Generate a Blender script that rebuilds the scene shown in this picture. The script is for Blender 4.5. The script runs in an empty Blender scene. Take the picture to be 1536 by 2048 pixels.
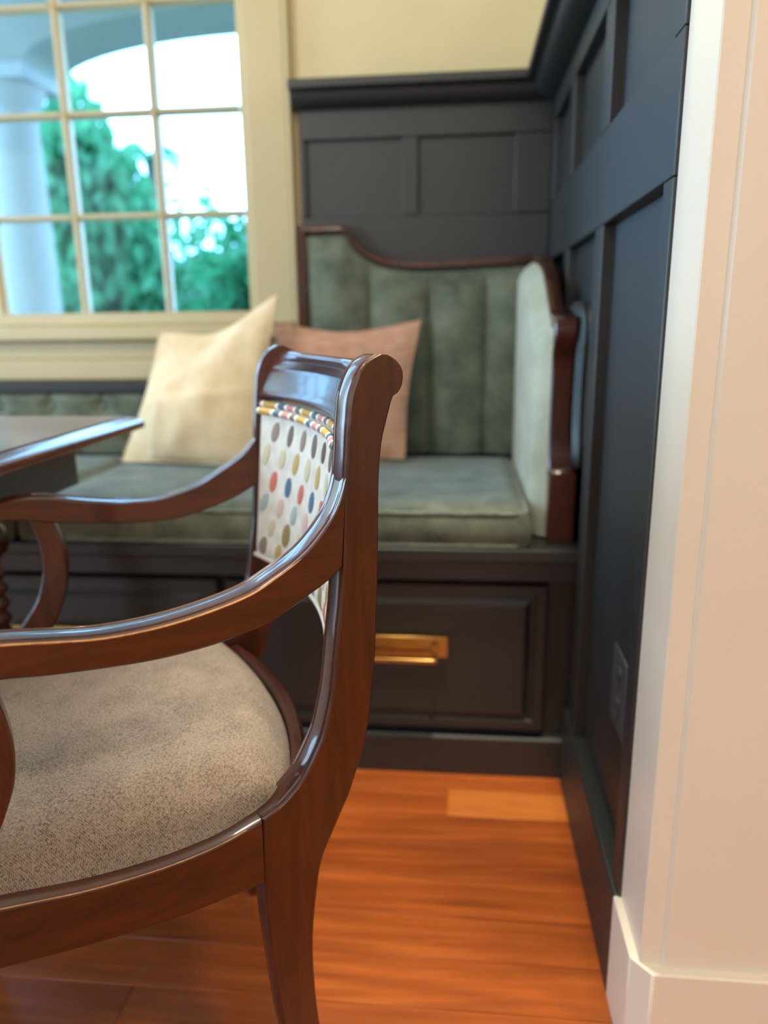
import bpy, bmesh, math, random
from mathutils import Vector, Matrix, noise as mnoise
random.seed(7)
S = bpy.context.scene
COL = S.collection
PI = math.pi

# ------------------------------------------------------------------ camera
cam_d = bpy.data.cameras.new('camera')
cam = bpy.data.objects.new('camera', cam_d)
COL.objects.link(cam)
F_PX, H_CAM = 1488.5, 0.92
dn = Vector((75 / F_PX, 5876 / F_PX, 1)).normalized()      # world down, seen in camera space (x right, y down, z forward)
dy = Vector((152 / F_PX, -379 / F_PX, 1))
dy = (dy - dn * dy.dot(dn)).normalized()
zz = -dn
xx = dy.cross(zz)
R = Matrix((xx, dy, zz))                                     # rows: world axes in camera space
right, down, fwd = R.col[0], R.col[1], R.col[2]
cam.matrix_world = Matrix((
    (right.x, -down.x, -fwd.x, 0), (right.y, -down.y, -fwd.y, 0),
    (right.z, -down.z, -fwd.z, H_CAM), (0, 0, 0, 1)))
cam_d.sensor_fit = 'VERTICAL'
cam_d.sensor_height = 36
cam_d.sensor_width = 27
cam_d.lens = 36 * F_PX / 2048
cam_d.clip_start = 0.02
cam_d.dof.use_dof = True
cam_d.dof.focus_distance = 0.70
cam_d.dof.aperture_fstop = 2.7
S.camera = cam

# ------------------------------------------------------------------ world, exposure, lights
S.view_settings.view_transform = 'Standard'
S.view_settings.look = 'None'
S.view_settings.gamma = 1
S.view_settings.use_curve_mapping = False
S.view_settings.exposure = 0.17
w = bpy.data.worlds.new('overcast_sky')
S.world = w
w.use_nodes = True
bg = w.node_tree.nodes['Background']
bg.inputs[0].default_value = (0.28, 0.58, 1.0, 1)
bg.inputs[1].default_value = 10.0


def area(name, loc, target, sx, sy, power, col):
    d = bpy.data.lights.new(name, 'AREA')
    d.shape = 'RECTANGLE'
    d.size, d.size_y, d.energy, d.color = sx, sy, power, col
    o = bpy.data.objects.new(name, d)
    o.location = loc
    o.rotation_euler = (Vector(target) - Vector(loc)).to_track_quat('-Z', 'Y').to_euler()
    COL.objects.link(o)
    return o


def point(name, loc, power, col, r):
    d = bpy.data.lights.new(name, 'POINT')
    d.energy, d.color, d.shadow_soft_size = power, col, r
    o = bpy.data.objects.new(name, d)
    o.location = loc
    COL.objects.link(o)
    return o


def spot(name, loc, target, power, col, angle, blend):
    d = bpy.data.lights.new(name, 'SPOT')
    d.energy, d.color, d.shadow_soft_size = power, col, 0.05
    d.spot_size, d.spot_blend = math.radians(angle), blend
    o = bpy.data.objects.new(name, d)
    o.location = loc
    o.rotation_euler = (Vector(target) - Vector(loc)).to_track_quat('-Z', 'Y').to_euler()
    COL.objects.link(o)
    return o


WARM = (1.0, 0.87, 0.66)
COOL = (0.38, 0.69, 1.0)
area('glazed_door_daylight', (-3.1, 1.42, 1.1), (0, 1.0, 0.85), 1.1, 2.0, 76, COOL)
area('side_fill_light', (-3.1, -1.3, 1.3), (0, 0.8, 0.5), 1.5, 1.6, 85, (0.66, 0.84, 1.0))  # added cool fill for the low wall end, no real window behind it
area('rear_fill_light', (0.4, -3.25, 1.5), (0, 1.0, 0.7), 2.4, 1.7, 20, (0.96, 0.98, 1.0))  # added neutral fill from behind the camera for the bench front, not a window
point('pendant_lamp_light', (-0.92, 1.05, 1.90), 8, WARM, 0.07)
spot('recessed_lamp_light', (0.08, 0.93, 2.66), (0.08, 0.95, 0.0), 225, WARM, 31, 0.7)
area('ceiling_lamp_light', (1.2, -0.35, 2.66), (0.5, 0.6, 0.6), 0.25, 0.25, 26, (1.0, 0.83, 0.58))
area('ceiling_lamp_light', (-0.6, 0.2, 2.66), (-0.6, 1.2, 1.2), 0.25, 0.25, 6, WARM)

# ------------------------------------------------------------------ materials
def srgb(r, g, b):
    def f(c):
        c /= 255
        return c / 12.92 if c <= 0.04045 else ((c + 0.055) / 1.055) ** 2.4
    return (f(r), f(g), f(b), 1)


def new_mat(name):
    m = bpy.data.materials.new(name)
    m.use_nodes = True
    return m, m.node_tree, m.node_tree.nodes['Principled BSDF']


def coords(nt, scale, kind='Object'):
    tc = nt.nodes.new('ShaderNodeTexCoord')
    mp = nt.nodes.new('ShaderNodeMapping')
    mp.inputs['Scale'].default_value = scale
    nt.links.new(tc.outputs[kind], mp.inputs[0])
    return mp.outputs[0]


def ramp(nt, fac, stops):
    r = nt.nodes.new('ShaderNodeValToRGB')
    el = r.color_ramp.elements
    while len(el) < len(stops):
        el.new(0.5)
    for e, (p, c) in zip(el, stops):
        e.position, e.color = p, c
    nt.links.new(fac, r.inputs[0])
    return r.outputs[0]


def noise_tex(nt, vec, scale, detail=4, rough=0.55, dist=0.0):
    n = nt.nodes.new('ShaderNodeTexNoise')
    n.inputs['Scale'].default_value = scale
    n.inputs['Detail'].default_value = detail
    n.inputs['Roughness'].default_value = rough
    n.inputs['Distortion'].default_value = dist
    nt.links.new(vec, n.inputs['Vector'])
    return n.outputs['Fac']


def bump(nt, bs, h, strength, dist=0.002):
    b = nt.nodes.new('ShaderNodeBump')
    b.inputs['Strength'].default_value = strength
    b.inputs['Distance'].default_value = dist
    nt.links.new(h, b.inputs['Height'])
    nt.links.new(b.outputs[0], bs.inputs['Normal'])


def paint(name, c, rough=0.45, spec=0.5, var=0.05):
    m, nt, bs = new_mat(name)
    v = coords(nt, (1, 1, 1))
    n = noise_tex(nt, v, 6, 3)
    lo = tuple(x * (1 - var) for x in c[:3]) + (1,)
    hi = tuple(min(1, x * (1 + var)) for x in c[:3]) + (1,)
    nt.links.new(ramp(nt, n, [(0.3, lo), (0.7, hi)]), bs.inputs['Base Color'])
    bs.inputs['Roughness'].default_value = rough
    bs.inputs['Specular IOR Level'].default_value = spec
    bump(nt, bs, noise_tex(nt, v, 260, 2), 0.05, 0.0006)
    return m


def wood(name, dark, light, scale, rough=0.3, coat=0.4, coat_rough=0.12, bumps=0.06):
    m, nt, bs = new_mat(name)
    v = coords(nt, scale)
    n = noise_tex(nt, v, 3.0, 6, 0.62, 0.6)
    v2 = coords(nt, tuple(s * 6 for s in scale))
    n2 = noise_tex(nt, v2, 4.0, 3)
    mx = nt.nodes.new('ShaderNodeMath')
    mx.operation = 'MULTIPLY_ADD'
    nt.links.new(n2, mx.inputs[0])
    mx.inputs[1].default_value = 0.35
    nt.links.new(n, mx.inputs[2])
    mid = tuple((a + b) / 2 for a, b in zip(dark, light))
    nt.links.new(ramp(nt, mx.outputs[0], [(0.45, dark), (0.66, mid), (0.9, light)]), bs.inputs['Base Color'])
    bs.inputs['Roughness'].default_value = rough
    bs.inputs['Coat Weight'].default_value = coat
    bs.inputs['Coat Roughness'].default_value = coat_rough
    bump(nt, bs, mx.outputs[0], bumps, 0.001)
    return m


def fabric(name, dark, light, mottle, weave, rough=0.9, sheen=0.3, bstr=0.4, space=(1, 1, 1)):
    m, nt, bs = new_mat(name)
    v = coords(nt, space)
    n = noise_tex(nt, v, mottle, 5, 0.6)
    fine = noise_tex(nt, v, weave, 2, 0.5)
    mx = nt.nodes.new('ShaderNodeMath')
    mx.operation = 'MULTIPLY_ADD'
    nt.links.new(fine, mx.inputs[0])
    mx.inputs[1].default_value = 0.5
    nt.links.new(n, mx.inputs[2])
    nt.links.new(ramp(nt, mx.outputs[0], [(0.5, dark), (0.98, light)]), bs.inputs['Base Color'])
    bs.inputs['Roughness'].default_value = rough
    bs.inputs['Specular IOR Level'].default_value = 0.2
    bs.inputs['Sheen Weight'].default_value = sheen
    bs.inputs['Sheen Roughness'].default_value = 0.4
    bump(nt, bs, fine, bstr, 0.0012)
    return m


def weave_mat(name, dark, light, pitch, sheen=0.15):
    """woven cloth: two crossing thread bands give the relief and the flecks"""
    m, nt, bs = new_mat(name)
    v = coords(nt, (1, 1, 1))
    bands = []
    for rot in (0.5, 0.5 + PI / 2):
        mp = nt.nodes.new('ShaderNodeMapping')
        mp.inputs['Rotation'].default_value = (0, 0, rot)
        nt.links.new(v, mp.inputs[0])
        wv = nt.nodes.new('ShaderNodeTexWave')
        wv.inputs['Scale'].default_value = 1 / pitch / 3.2
        wv.inputs['Distortion'].default_value = 1.6
        wv.inputs['Detail'].default_value = 2
        wv.inputs['Detail Scale'].default_value = 6
        nt.links.new(mp.outputs[0], wv.inputs[0])
        bands.append(wv.outputs['Fac'])
    mu = nt.nodes.new('ShaderNodeMath')
    mu.operation = 'MULTIPLY'
    nt.links.new(bands[0], mu.inputs[0])
    nt.links.new(bands[1], mu.inputs[1])
    fl = noise_tex(nt, v, 420, 2, 0.6)
    mo = noise_tex(nt, v, 28, 4, 0.6)
    a = nt.nodes.new('ShaderNodeMath'); a.operation = 'MULTIPLY_ADD'
    nt.links.new(mu.outputs[0], a.inputs[0]); a.inputs[1].default_value = 0.35
    nt.links.new(fl, a.inputs[2])
    b = nt.nodes.new('ShaderNodeMath'); b.operation = 'MULTIPLY_ADD'
    nt.links.new(mo, b.inputs[0]); b.inputs[1].default_value = 0.4
    nt.links.new(a.outputs[0], b.inputs[2])
    nt.links.new(ramp(nt, b.outputs[0], [(0.48, dark), (0.90, light)]), bs.inputs['Base Color'])
    bs.inputs['Roughness'].default_value = 0.9
    bs.inputs['Specular IOR Level'].default_value = 0.15
    bs.inputs['Sheen Weight'].default_value = sheen
    bump(nt, bs, a.outputs[0], 0.55, 0.0012)
    return m


def plain(name, c, rough=0.5, metal=0.0, bscale=0, bstr=0.0, spec=0.5):
    m, nt, bs = new_mat(name)
    v = coords(nt, (1, 1, 1))
    n = noise_tex(nt, v, bscale or 40, 3)
    lo = tuple(x * 0.9 for x in c[:3]) + (1,)
    nt.links.new(ramp(nt, n, [(0.35, lo), (0.65, c)]), bs.inputs['Base Color'])
    bs.inputs['Roughness'].default_value = rough
    bs.inputs['Metallic'].default_value = metal
    bs.inputs['Specular IOR Level'].default_value = spec
    if bstr:
        bump(nt, bs, n, bstr, 0.001)
    return m


M = {}
M['cream'] = paint('cream_paint', srgb(220, 204, 162), 0.5, 0.4, 0.03)
M['casing'] = paint('cream_trim_paint', srgb(198, 181, 140), 0.38, 0.5, 0.02)
M['corner'] = paint('cream_wall_paint', srgb(226, 214, 196), 0.36, 0.5, 0.02)
M['char'] = paint('charcoal_satin_paint', srgb(26, 29, 28), 0.5, 0.85, 0.06)
M['ceil'] = paint('ceiling_paint', srgb(236, 232, 222), 0.7, 0.3, 0.02)
M['mahog'] = wood('mahogany', srgb(42, 15, 5), srgb(82, 35, 12), (22, 22, 2.2), 0.36, 0.6, 0.07, 0.03)
M['mahog_flat'] = wood('mahogany_along', srgb(42, 15, 5), srgb(82, 35, 12), (2.2, 22, 22), 0.36, 0.9, 0.07, 0.03)
M['worn'] = wood('worn_mahogany', srgb(150, 96, 48), srgb(206, 150, 88), (30, 30, 30), 0.4, 0.3, 0.12)
M['crest'] = wood('polished_mahogany', srgb(36, 14, 8), srgb(78, 34, 18), (26, 4, 26), 0.34, 0.2, 0.08)
M['table'] = wood('table_walnut', srgb(60, 28, 14), srgb(118, 66, 38), (22, 3, 22), 0.25, 0.6, 0.12)
M['dark_wood'] = wood('dark_mahogany', srgb(36, 12, 8), srgb(84, 36, 22), (20, 20, 4), 0.3, 0.5, 0.15)
M['seat'] = weave_mat('taupe_woven_cloth', srgb(78, 67, 60), srgb(156, 141, 128), 0.0015)
M['sage'] = fabric('sage_velvet', srgb(72, 80, 68), srgb(128, 134, 116), 14, 300, 0.85, 0.35, 0.15)
M['sage_lit'] = fabric('lit_sage_velvet', srgb(160, 166, 146), srgb(196, 200, 182), 12, 300, 0.85, 0.35, 0.12)  # the same sage velvet, with the light on the wing put into its colour
M['beige'] = fabric('beige_linen', srgb(226, 200, 158), srgb(244, 222, 186), 20, 500, 0.95, 0.1, 0.25)
M['pink'] = fabric('dusty_pink_linen', srgb(194, 142, 116), srgb(222, 176, 150), 22, 500, 0.95, 0.1, 0.3, (1, 1, 3))
M['ivory'] = fabric('ivory_cloth', srgb(206, 200, 188), srgb(238, 234, 224), 40, 900, 0.9, 0.1, 0.4)
M['piping'] = fabric('sage_piping', srgb(88, 98, 88), srgb(140, 150, 136), 30, 400)
M['brass'] = plain('brushed_brass', srgb(196, 158, 92), 0.28, 1.0)
M['black'] = plain('black_plastic', srgb(30, 31, 31), 0.4)
M['outlet'] = plain('charcoal_plastic', srgb(72, 75, 74), 0.4)
M['stone'] = paint('porch_stucco', srgb(160, 154, 148), 0.8, 0.2, 0.04)
M['stone_grey'] = paint('porch_beam_stucco', srgb(140, 138, 126), 0.8, 0.2, 0.04)
M['lawn'] = fabric('pale_paving', srgb(120, 122, 112), srgb(150, 152, 140), 2, 60)
M['trunk'] = plain('bark', srgb(96, 84, 70), 0.9, 0, 20, 0.5)
for i, c in enumerate([(66, 142, 94), (78, 148, 100), (64, 144, 96), (100, 158, 114)]):
    m, nt, bs = new_mat('leaf_%d' % i)
    v = coords(nt, (1, 1, 1))
    c1 = srgb(*[int(k * 0.75) for k in c]); c2 = srgb(*c)
    nt.links.new(ramp(nt, noise_tex(nt, v, 1.3, 4), [(0.35, c1), (0.65, c2)]), bs.inputs['Base Color'])
    bs.inputs['Roughness'].default_value = 0.6
    tr = nt.nodes.new('ShaderNodeBsdfTranslucent'); tr.inputs[0].default_value = c2
    mxs = nt.nodes.new('ShaderNodeMixShader'); mxs.inputs[0].default_value = 0.45
    out = nt.nodes['Material Output']
    nt.links.new(bs.outputs[0], mxs.inputs[1]); nt.links.new(tr.outputs[0], mxs.inputs[2])
    nt.links.new(mxs.outputs[0], out.inputs[0])
    M['leaf%d' % i] = m


def glass_mat():
    m = bpy.data.materials.new('window_glass')
    m.use_nodes = True
    nt = m.node_tree
    nt.nodes.remove(nt.nodes['Principled BSDF'])
    t = nt.nodes.new('ShaderNodeBsdfTransparent'); t.inputs[0].default_value = (0.93, 0.98, 0.97, 1)
    g = nt.nodes.new('ShaderNodeBsdfGlossy'); g.inputs['Roughness'].default_value = 0.02
    fr = nt.nodes.new('ShaderNodeFresnel'); fr.inputs[0].default_value = 1.1
    mx = nt.nodes.new('ShaderNodeMixShader')
    nt.links.new(fr.outputs[0], mx.inputs[0])
    nt.links.new(t.outputs[0], mx.inputs[1]); nt.links.new(g.outputs[0], mx.inputs[2])
    nt.links.new(mx.outputs[0], nt.nodes['Material Output'].inputs[0])
    return m


M['glass'] = glass_mat()

# floor boards: each board is tinted by its own random number
def floor_mat():
    m, nt, bs = new_mat('cherry_floorboard')
    v = coords(nt, (1.4, 22, 22))
    oi = nt.nodes.new('ShaderNodeObjectInfo')
    add = nt.nodes.new('ShaderNodeVectorMath'); add.operation = 'ADD'
    sc = nt.nodes.new('ShaderNodeVectorMath'); sc.operation = 'SCALE'
    cb = nt.nodes.new('ShaderNodeCombineXYZ')
    for k in range(3):
        nt.links.new(oi.outputs['Random'], cb.inputs[k])
    nt.links.new(cb.outputs[0], sc.inputs[0]); sc.inputs['Scale'].default_value = 37.0
    nt.links.new(v, add.inputs[0]); nt.links.new(sc.outputs[0], add.inputs[1])
    n = noise_tex(nt, add.outputs[0], 2.2, 6, 0.6, 0.5)
    grain = ramp(nt, n, [(0.3, srgb(138, 68, 26)), (0.55, srgb(168, 87, 34)), (0.75, srgb(194, 108, 46))])
    tint = ramp(nt, oi.outputs['Random'], [(0.0, (0.70, 0.62, 0.58, 1)), (0.5, (0.95, 0.9, 0.85, 1)), (1.0, (1.18, 1.12, 1.0, 1))])
    mx = nt.nodes.new('ShaderNodeMix'); mx.data_type = 'RGBA'; mx.blend_type = 'MULTIPLY'
    mx.inputs['Factor'].default_value = 1.0
    nt.links.new(grain, mx.inputs[6]); nt.links.new(tint, mx.inputs[7])
    nt.links.new(mx.outputs[2], bs.inputs['Base Color'])
    bs.inputs['Roughness'].default_value = 0.34
    bs.inputs['Coat Weight'].default_value = 0.25
    bs.inputs['Coat Roughness'].default_value = 0.2
    bump(nt, bs, n, 0.05, 0.001)
    return m


M['board'] = floor_mat()
M['board_light'] = wood('pale_cherry_board', srgb(176, 92, 34), srgb(214, 128, 58), (1.4, 22, 22), 0.34, 0.25, 0.2)
DOTS = {
    'grey': (128, 116, 106), 'brown': (112, 96, 76), 'taupe': (156, 142, 126), 'gold': (200, 172, 110), 'cream': (214, 204, 172),
    'olive': (158, 136, 88), 'red': (214, 122, 104), 'pink': (222, 188, 180), 'blue': (92, 122, 152), 'teal': (172, 190, 190),
    'pale': (206, 204, 200), 'slate': (104, 108, 112)}
for k, c in DOTS.items():
    M['dot_' + k] = plain('embroidery_' + k, srgb(*c), 0.8, 0, 900, 0.7, 0.2)


def cord_mat():
    m, nt, bs = new_mat('striped_cord')
    tc = nt.nodes.new('ShaderNodeTexCoord')
    sp = nt.nodes.new('ShaderNodeSeparateXYZ')
    nt.links.new(tc.outputs['Object'], sp.inputs[0])
    mu = nt.nodes.new('ShaderNodeMath'); mu.operation = 'MULTIPLY'; mu.inputs[1].default_value = 8.3
    nt.links.new(sp.outputs['Y'], mu.inputs[0])
    fr = nt.nodes.new('ShaderNodeMath'); fr.operation = 'FRACT'
    nt.links.new(mu.outputs[0], fr.inputs[0])
    iv, gd, bl, pk, gr = srgb(232, 226, 214), srgb(190, 152, 76), srgb(74, 100, 118), srgb(196, 128, 128), srgb(112, 104, 96)
    col = ramp(nt, fr.outputs[0], [(0, gd), (0.13, iv), (0.2, bl), (0.36, iv), (0.42, pk), (0.6, iv), (0.66, gr), (0.8, iv), (0.86, gd)])
    nt.nodes[-1].color_ramp.interpolation = 'CONSTANT'
    nt.links.new(col, bs.inputs['Base Color'])
    bs.inputs['Roughness'].default_value = 0.85
    bump(nt, bs, noise_tex(nt, tc.outputs['Object'], 900, 2), 0.4, 0.001)
    return m


M['cord'] = cord_mat()

# ------------------------------------------------------------------ mesh helpers
class MB:
    def __init__(s):
        s.v, s.f = [], []

    def add(s, vs, fs):
        o = len(s.v)
        s.v += [Vector(p) for p in vs]
        s.f += [tuple(i + o for i in f) for f in fs]
        return s

    def box(s, x0, x1, y0, y1, z0, z1):
        vs = [(x, y, z) for z in (z0, z1) for y in (y0, y1) for x in (x0, x1)]
        return s.add(vs, [(0, 2, 3, 1), (4, 5, 7, 6), (0, 1, 5, 4), (2, 6, 7, 3), (0, 4, 6, 2), (1, 3, 7, 5)])

    def prism(s, poly, axis, a, b):
        """poly in the plane across axis, pulled from a to b along it (y: poly is x,z; x: poly is y,z; z: poly is x,y)"""
        def P(p, t):
            return {'x': (t, p[0], p[1]), 'y': (p[0], t, p[1]), 'z': (p[0], p[1], t)}[axis]
        n = len(poly)
        vs = [P(p, a) for p in poly] + [P(p, b) for p in poly]
        return s.add(vs, [tuple(range(n)), tuple(range(2 * n - 1, n - 1, -1))] + [(i, i + n, (i + 1) % n + n, (i + 1) % n) for i in range(n)])

    def rings(s, rs, cap=True, closed=False):
        n = len(rs[0])
        vs = [p for r in rs for p in r]
        fs = []
        m = len(rs)
        for i in range(m if closed else m - 1):
            for j in range(n):
                a, b = i * n, ((i + 1) % m) * n
                fs.append((a + j, a + (j + 1) % n, b + (j + 1) % n, b + j))
        if cap and not closed:
            fs += [tuple(range(n - 1, -1, -1)), tuple(range((m - 1) * n, m * n))]
        return s.add(vs, fs)

    def tube(s, pts, r, n=8, closed=False):
        pts = [Vector(p) for p in pts]
        m = len(pts)
        rs = []
        for i, p in enumerate(pts):
            a = pts[i - 1] if (i or closed) else pts[0]
            b = pts[(i + 1) % m] if (i < m - 1 or closed) else pts[-1]
            t = (b - a).normalized()
            u = t.cross(Vector((0, 0, 1)))
            if u.length < 0.05:
                u = t.cross(Vector((0, 1, 0)))
            u.normalize()
            w_ = t.cross(u)
            rr = r[i] if isinstance(r, (list, tuple)) else r
            rs.append([p + (u * math.cos(2 * PI * k / n) + w_ * math.sin(2 * PI * k / n)) * rr for k in range(n)])
        return s.rings(rs, not closed, closed)

    def lathe(s, prof, cx, cy, n=20):
        return s.rings([[(cx + r * math.cos(2 * PI * k / n), cy + r * math.sin(2 * PI * k / n), z) for k in range(n)] for r, z in prof])

    def grid(s, fn, nu, nv):
        vs = [fn(i / nu, j / nv) for j in range(nv + 1) for i in range(nu + 1)]
        w_ = nu + 1
        return s.add(vs, [(j * w_ + i, j * w_ + i + 1, (j + 1) * w_ + i + 1, (j + 1) * w_ + i) for j in range(nv) for i in range(nu)])


def build(name, mb, mat, parent=None, smooth=None, bevel=0.0, seg=2, mtx=None, subsurf=0):
    me = bpy.data.meshes.new(name)
    vs = [mtx @ p for p in mb.v] if mtx else mb.v
    me.from_pydata([tuple(p) for p in vs], [], mb.f)
    bm = bmesh.new()
    bm.from_mesh(me)
    bmesh.ops.remove_doubles(bm, verts=bm.verts, dist=1e-6)
    bmesh.ops.recalc_face_normals(bm, faces=bm.faces)
    bm.to_mesh(me)
    bm.free()
    me.materials.append(mat)
    if smooth is not None:
        me.shade_smooth()
        me.set_sharp_from_angle(angle=math.radians(smooth))
    o = bpy.data.objects.new(name, me)
    COL.objects.link(o)
    if parent:
        o.parent = parent
    if bevel:
        b = o.modifiers.new('bevel', 'BEVEL')
        b.width, b.segments, b.limit_method, b.angle_limit = bevel, seg, 'ANGLE', math.radians(35)
        b.harden_normals = False
        if smooth is None:
            me.shade_smooth()
            me.set_sharp_from_angle(angle=math.radians(30))
    if subsurf:
        d = o.modifiers.new('subdivision', 'SUBSURF')
        d.levels = d.render_levels = subsurf
    return o


def empty(name, loc, rz=0):
    e = bpy.data.objects.new(name, None)
    e.location = loc
    e.rotation_euler = (0, 0, rz)
    e.empty_display_size = 0.1
    COL.objects.link(e)
    return e


class Thing:
    """an Empty at a thing's base; parts are given in world coordinates"""
    def __init__(s, name, label, cat, loc, group=None, kind=None):
        s.o = empty(name, loc)
        s.m = Matrix.Translation(-Vector(loc))
        if label:
            s.o['label'] = label
        if cat:
            s.o['category'] = cat
        if group:
            s.o['group'] = group
        if kind:
            s.o['kind'] = kind

    def part(s, name, mb, mat, parent=None, **k):
        return build(name, mb, mat, parent or s.o, mtx=s.m, **k)


def tag(o, label, cat, group=None):
    o['label'], o['category'] = label, cat
    if group:
        o['group'] = group
    return o


def struct(o):
    o['kind'] = 'structure'
    return o


def lerp(a, b, t):
    return a + (b - a) * t


def interp(tab, x):
    """piecewise-linear table lookup"""
    if x <= tab[0][0]:
        return tab[0][1]
    for (x0, y0), (x1, y1) in zip(tab, tab[1:]):
        if x <= x1:
            return lerp(y0, y1, (x - x0) / (x1 - x0))
    return tab[-1][1]


def smoothstep(a, b, x):
    t = min(1, max(0, (x - a) / (b - a)))
    return t * t * (3 - 2 * t)


def catmull(P, per=4):
    P = [tuple(p) for p in P]
    out = []
    n = len(P)
    for i in range(n - 1):
        p0, p1, p2, p3 = P[max(0, i - 1)], P[i], P[i + 1], P[min(n - 1, i + 2)]
        for k in range(per):
            t = k / per
            out.append(tuple(0.5 * (2 * b + (c - a) * t + (2 * a - 5 * b + 4 * c - d) * t * t + (3 * b - a - 3 * c + d) * t ** 3)
                             for a, b, c, d in zip(p0, p1, p2, p3)))
    out.append(P[-1])
    return out


# ================================================================== THE ROOM
YB = 2.05        # cream plane of the back wall
# ---- floor: a slab with separate boards laid on it near the bench
floor = struct(build('floor', MB().box(-3.3, 3.2, -3.5, 2.3, -0.06, -0.012), M['board_light']))
LENS = [0.52, 0.68, 0.83, 0.97, 1.15]
board_mesh = {}


def board(x1, L, y0, mat):
    key = (L, mat.name)
    if key not in board_mesh:
        o = build('plank', MB().box(-L + 0.0003, -0.0003, 0.0003, 0.0837, -0.012, 0.0), mat, floor, bevel=0.0005, seg=1)
        board_mesh[key] = o
    else:
        o = board_mesh[key].copy()
        COL.objects.link(o)
    o.location = (x1, y0, 0)
    return o


rnd = random.Random(11)
for r in range(-1, 29):
    y0 = 1.251 - 0.084 * r
    x = 0.224
    if r == 0:
        board(x, 0.238 if False else 0.52, y0, M['board'])
        o = COL.objects[-1] if False else None
        x -= 0.52
    else:
        x_first = rnd.choice([0.2, 0.35, 0.1, 0.45])
        x += 0.0
    lim = -2.2
    while x > lim:
        L = rnd.choice(LENS)
        board(x, L, y0, M['board'])
        x -= L
# the pale board in front of the bench
pale = [o for o in floor.children if abs(o.location.y - 1.251) < 1e-4 and abs(o.location.x - 0.224) < 1e-4][0]
L_p = 0.237
pale.location.x = 0.224 - L_p
pb = build('plank', MB().box(-L_p + 0.0003, -0.0003, 0.0003, 0.0837, -0.012, 0.0), M['board_light'], floor, bevel=0.0005, seg=1)
pb.location = (0.224, 1.251, 0)
for o in list(floor.children):                      # close the row up behind it
    if abs(o.location.y - 1.251) < 1e-4 and o not in (pale, pb):
        o.location.x -= L_p

struct(build('ceiling', MB().box(-3.3, 3.2, -3.5, 2.3, 2.7, 2.8), M['ceil']))
# rear and left walls without openings; area lamps before them stand in for daylight
struct(build('wall_rear', MB().box(-3.3, 3.2, -3.5, -3.4, 0, 2.7), M['cream']))
struct(build('wall_left', MB().box(-3.3, -3.2, -3.4, 2.3, 0, 2.7), M['cream']))
struct(build('wall_far_right', MB().box(3.1, 3.2, -3.4, 0.765, 0, 2.7), M['cream']))

# ---- back wall round the window opening (opening x -2.05..-0.545, z 0.935..2.25)
wb = MB()
wb.box(-3.2, -2.06, YB, 2.25, 0, 2.7).box(-2.06, -0.545, YB, 2.25, 0, 0.935).box(-2.06, -0.545, YB, 2.25, 2.25, 2.7)
wb.box(-0.545, 0.36, YB, 2.25, 0, 2.7)
wall_back = struct(build('wall_back', wb, M['cream']))
# charcoal wainscot on the back wall: x -0.41..0.222
WF = 2.030
build('backing_panel', MB().box(-0.41, 0.232, 2.045, 2.0495, 0.4, 1.47), M['char'], wall_back)
for x0, x1 in ((-0.412, -0.397), (-0.150, -0.110), (0.132, 0.2215)):
    build('stile', MB().box(x0, x1, WF, 2.045, 1.188, 1.372), M['char'], wall_back, bevel=0.002)
build('rail', MB().box(-0.412, 0.2215, WF, 2.045, 1.372, 1.458), M['char'], wall_back, bevel=0.002)
build('rail', MB().box(-0.412, 0.2215, WF, 2.045, 1.060, 1.188), M['char'], wall_back, bevel=0.003)
build('rail', MB().box(-0.412, 0.2215, WF + 0.002, 2.045, 0.45, 1.0595), M['char'], wall_back, bevel=0.002)
for x0, x1 in ((-0.397, -0.150), (-0.110, 0.132)):
    build('recessed_panel', MB().box(x0, x1, 2.041, 2.045, 1.189, 1.371), M['char'], wall_back)
# ledge moulding, profile in (y, z)
prof_b = [(2.049, 1.497), (1.972, 1.497), (1.968, 1.493), (1.968, 1.477), (1.974, 1.474), (1.985, 1.474), (1.990, 1.470), (1.994, 1.458),
          (2.004, 1.448), (2.016, 1.444), (2.022, 1.440), (2.049, 1.440)]
struct(build('trim_1', MB().prism(prof_b, 'x', -0.424, 0.222), M['char'], bevel=0.0015))
prof_r = [(0.252, 1.497), (0.154, 1.497), (0.150, 1.493), (0.150, 1.477), (0.156, 1.474), (0.167, 1.474), (0.172, 1.470), (0.176, 1.458),
          (0.186, 1.448), (0.200, 1.444), (0.210, 1.440), (0.252, 1.440)]
struct(build('trim_2', MB().prism(prof_r, 'y', 0.873, 2.049), M['char'], bevel=0.0015))

# ---- right wall: wainscot on x = 0.222, recesses at x = 0.245
wall_right = struct(build('wall_right', MB().box(0.25, 0.36, 0.872, 2.05, 0, 2.7), M['cream']))
build('backing_panel', MB().box(0.245, 0.2495, 0.873, 2.049, 0, 1.47), M['char'], wall_right)
XS = 0.222
for y0, y1 in ((0.873, 0.913), (1.276, 1.342), (1.668, 1.732), (1.99, 2.029)):
    build('stile', MB().box(XS, 0.245, y0, y1, 0.16 if y0 < 1.34 else 0.506, 1.0665), M['char'], wall_right, bevel=0.0018)
    build('stile', MB().box(XS, 0.245, y0, y1, 1.2085, 1.392), M['char'], wall_right, bevel=0.0018)
build('rail', MB().box(XS, 0.245, 0.873, 2.029, 1.067, 1.208), M['char'], wall_right, bevel=0.0018)
build('rail', MB().box(XS, 0.245, 0.873, 2.029, 1.3925, 1.46), M['char'], wall_right, bevel=0.0018)
for y0, y1 in ((0.913, 1.276), (1.342, 1.668), (1.732, 1.99)):
    build('recessed_panel', MB().box(0.242, 0.245, y0, y1, 0.16, 1.066), M['char'], wall_right)
    build('recessed_panel', MB().box(0.242, 0.245, y0, y1, 1.209, 1.392), M['char'], wall_right)
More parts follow.
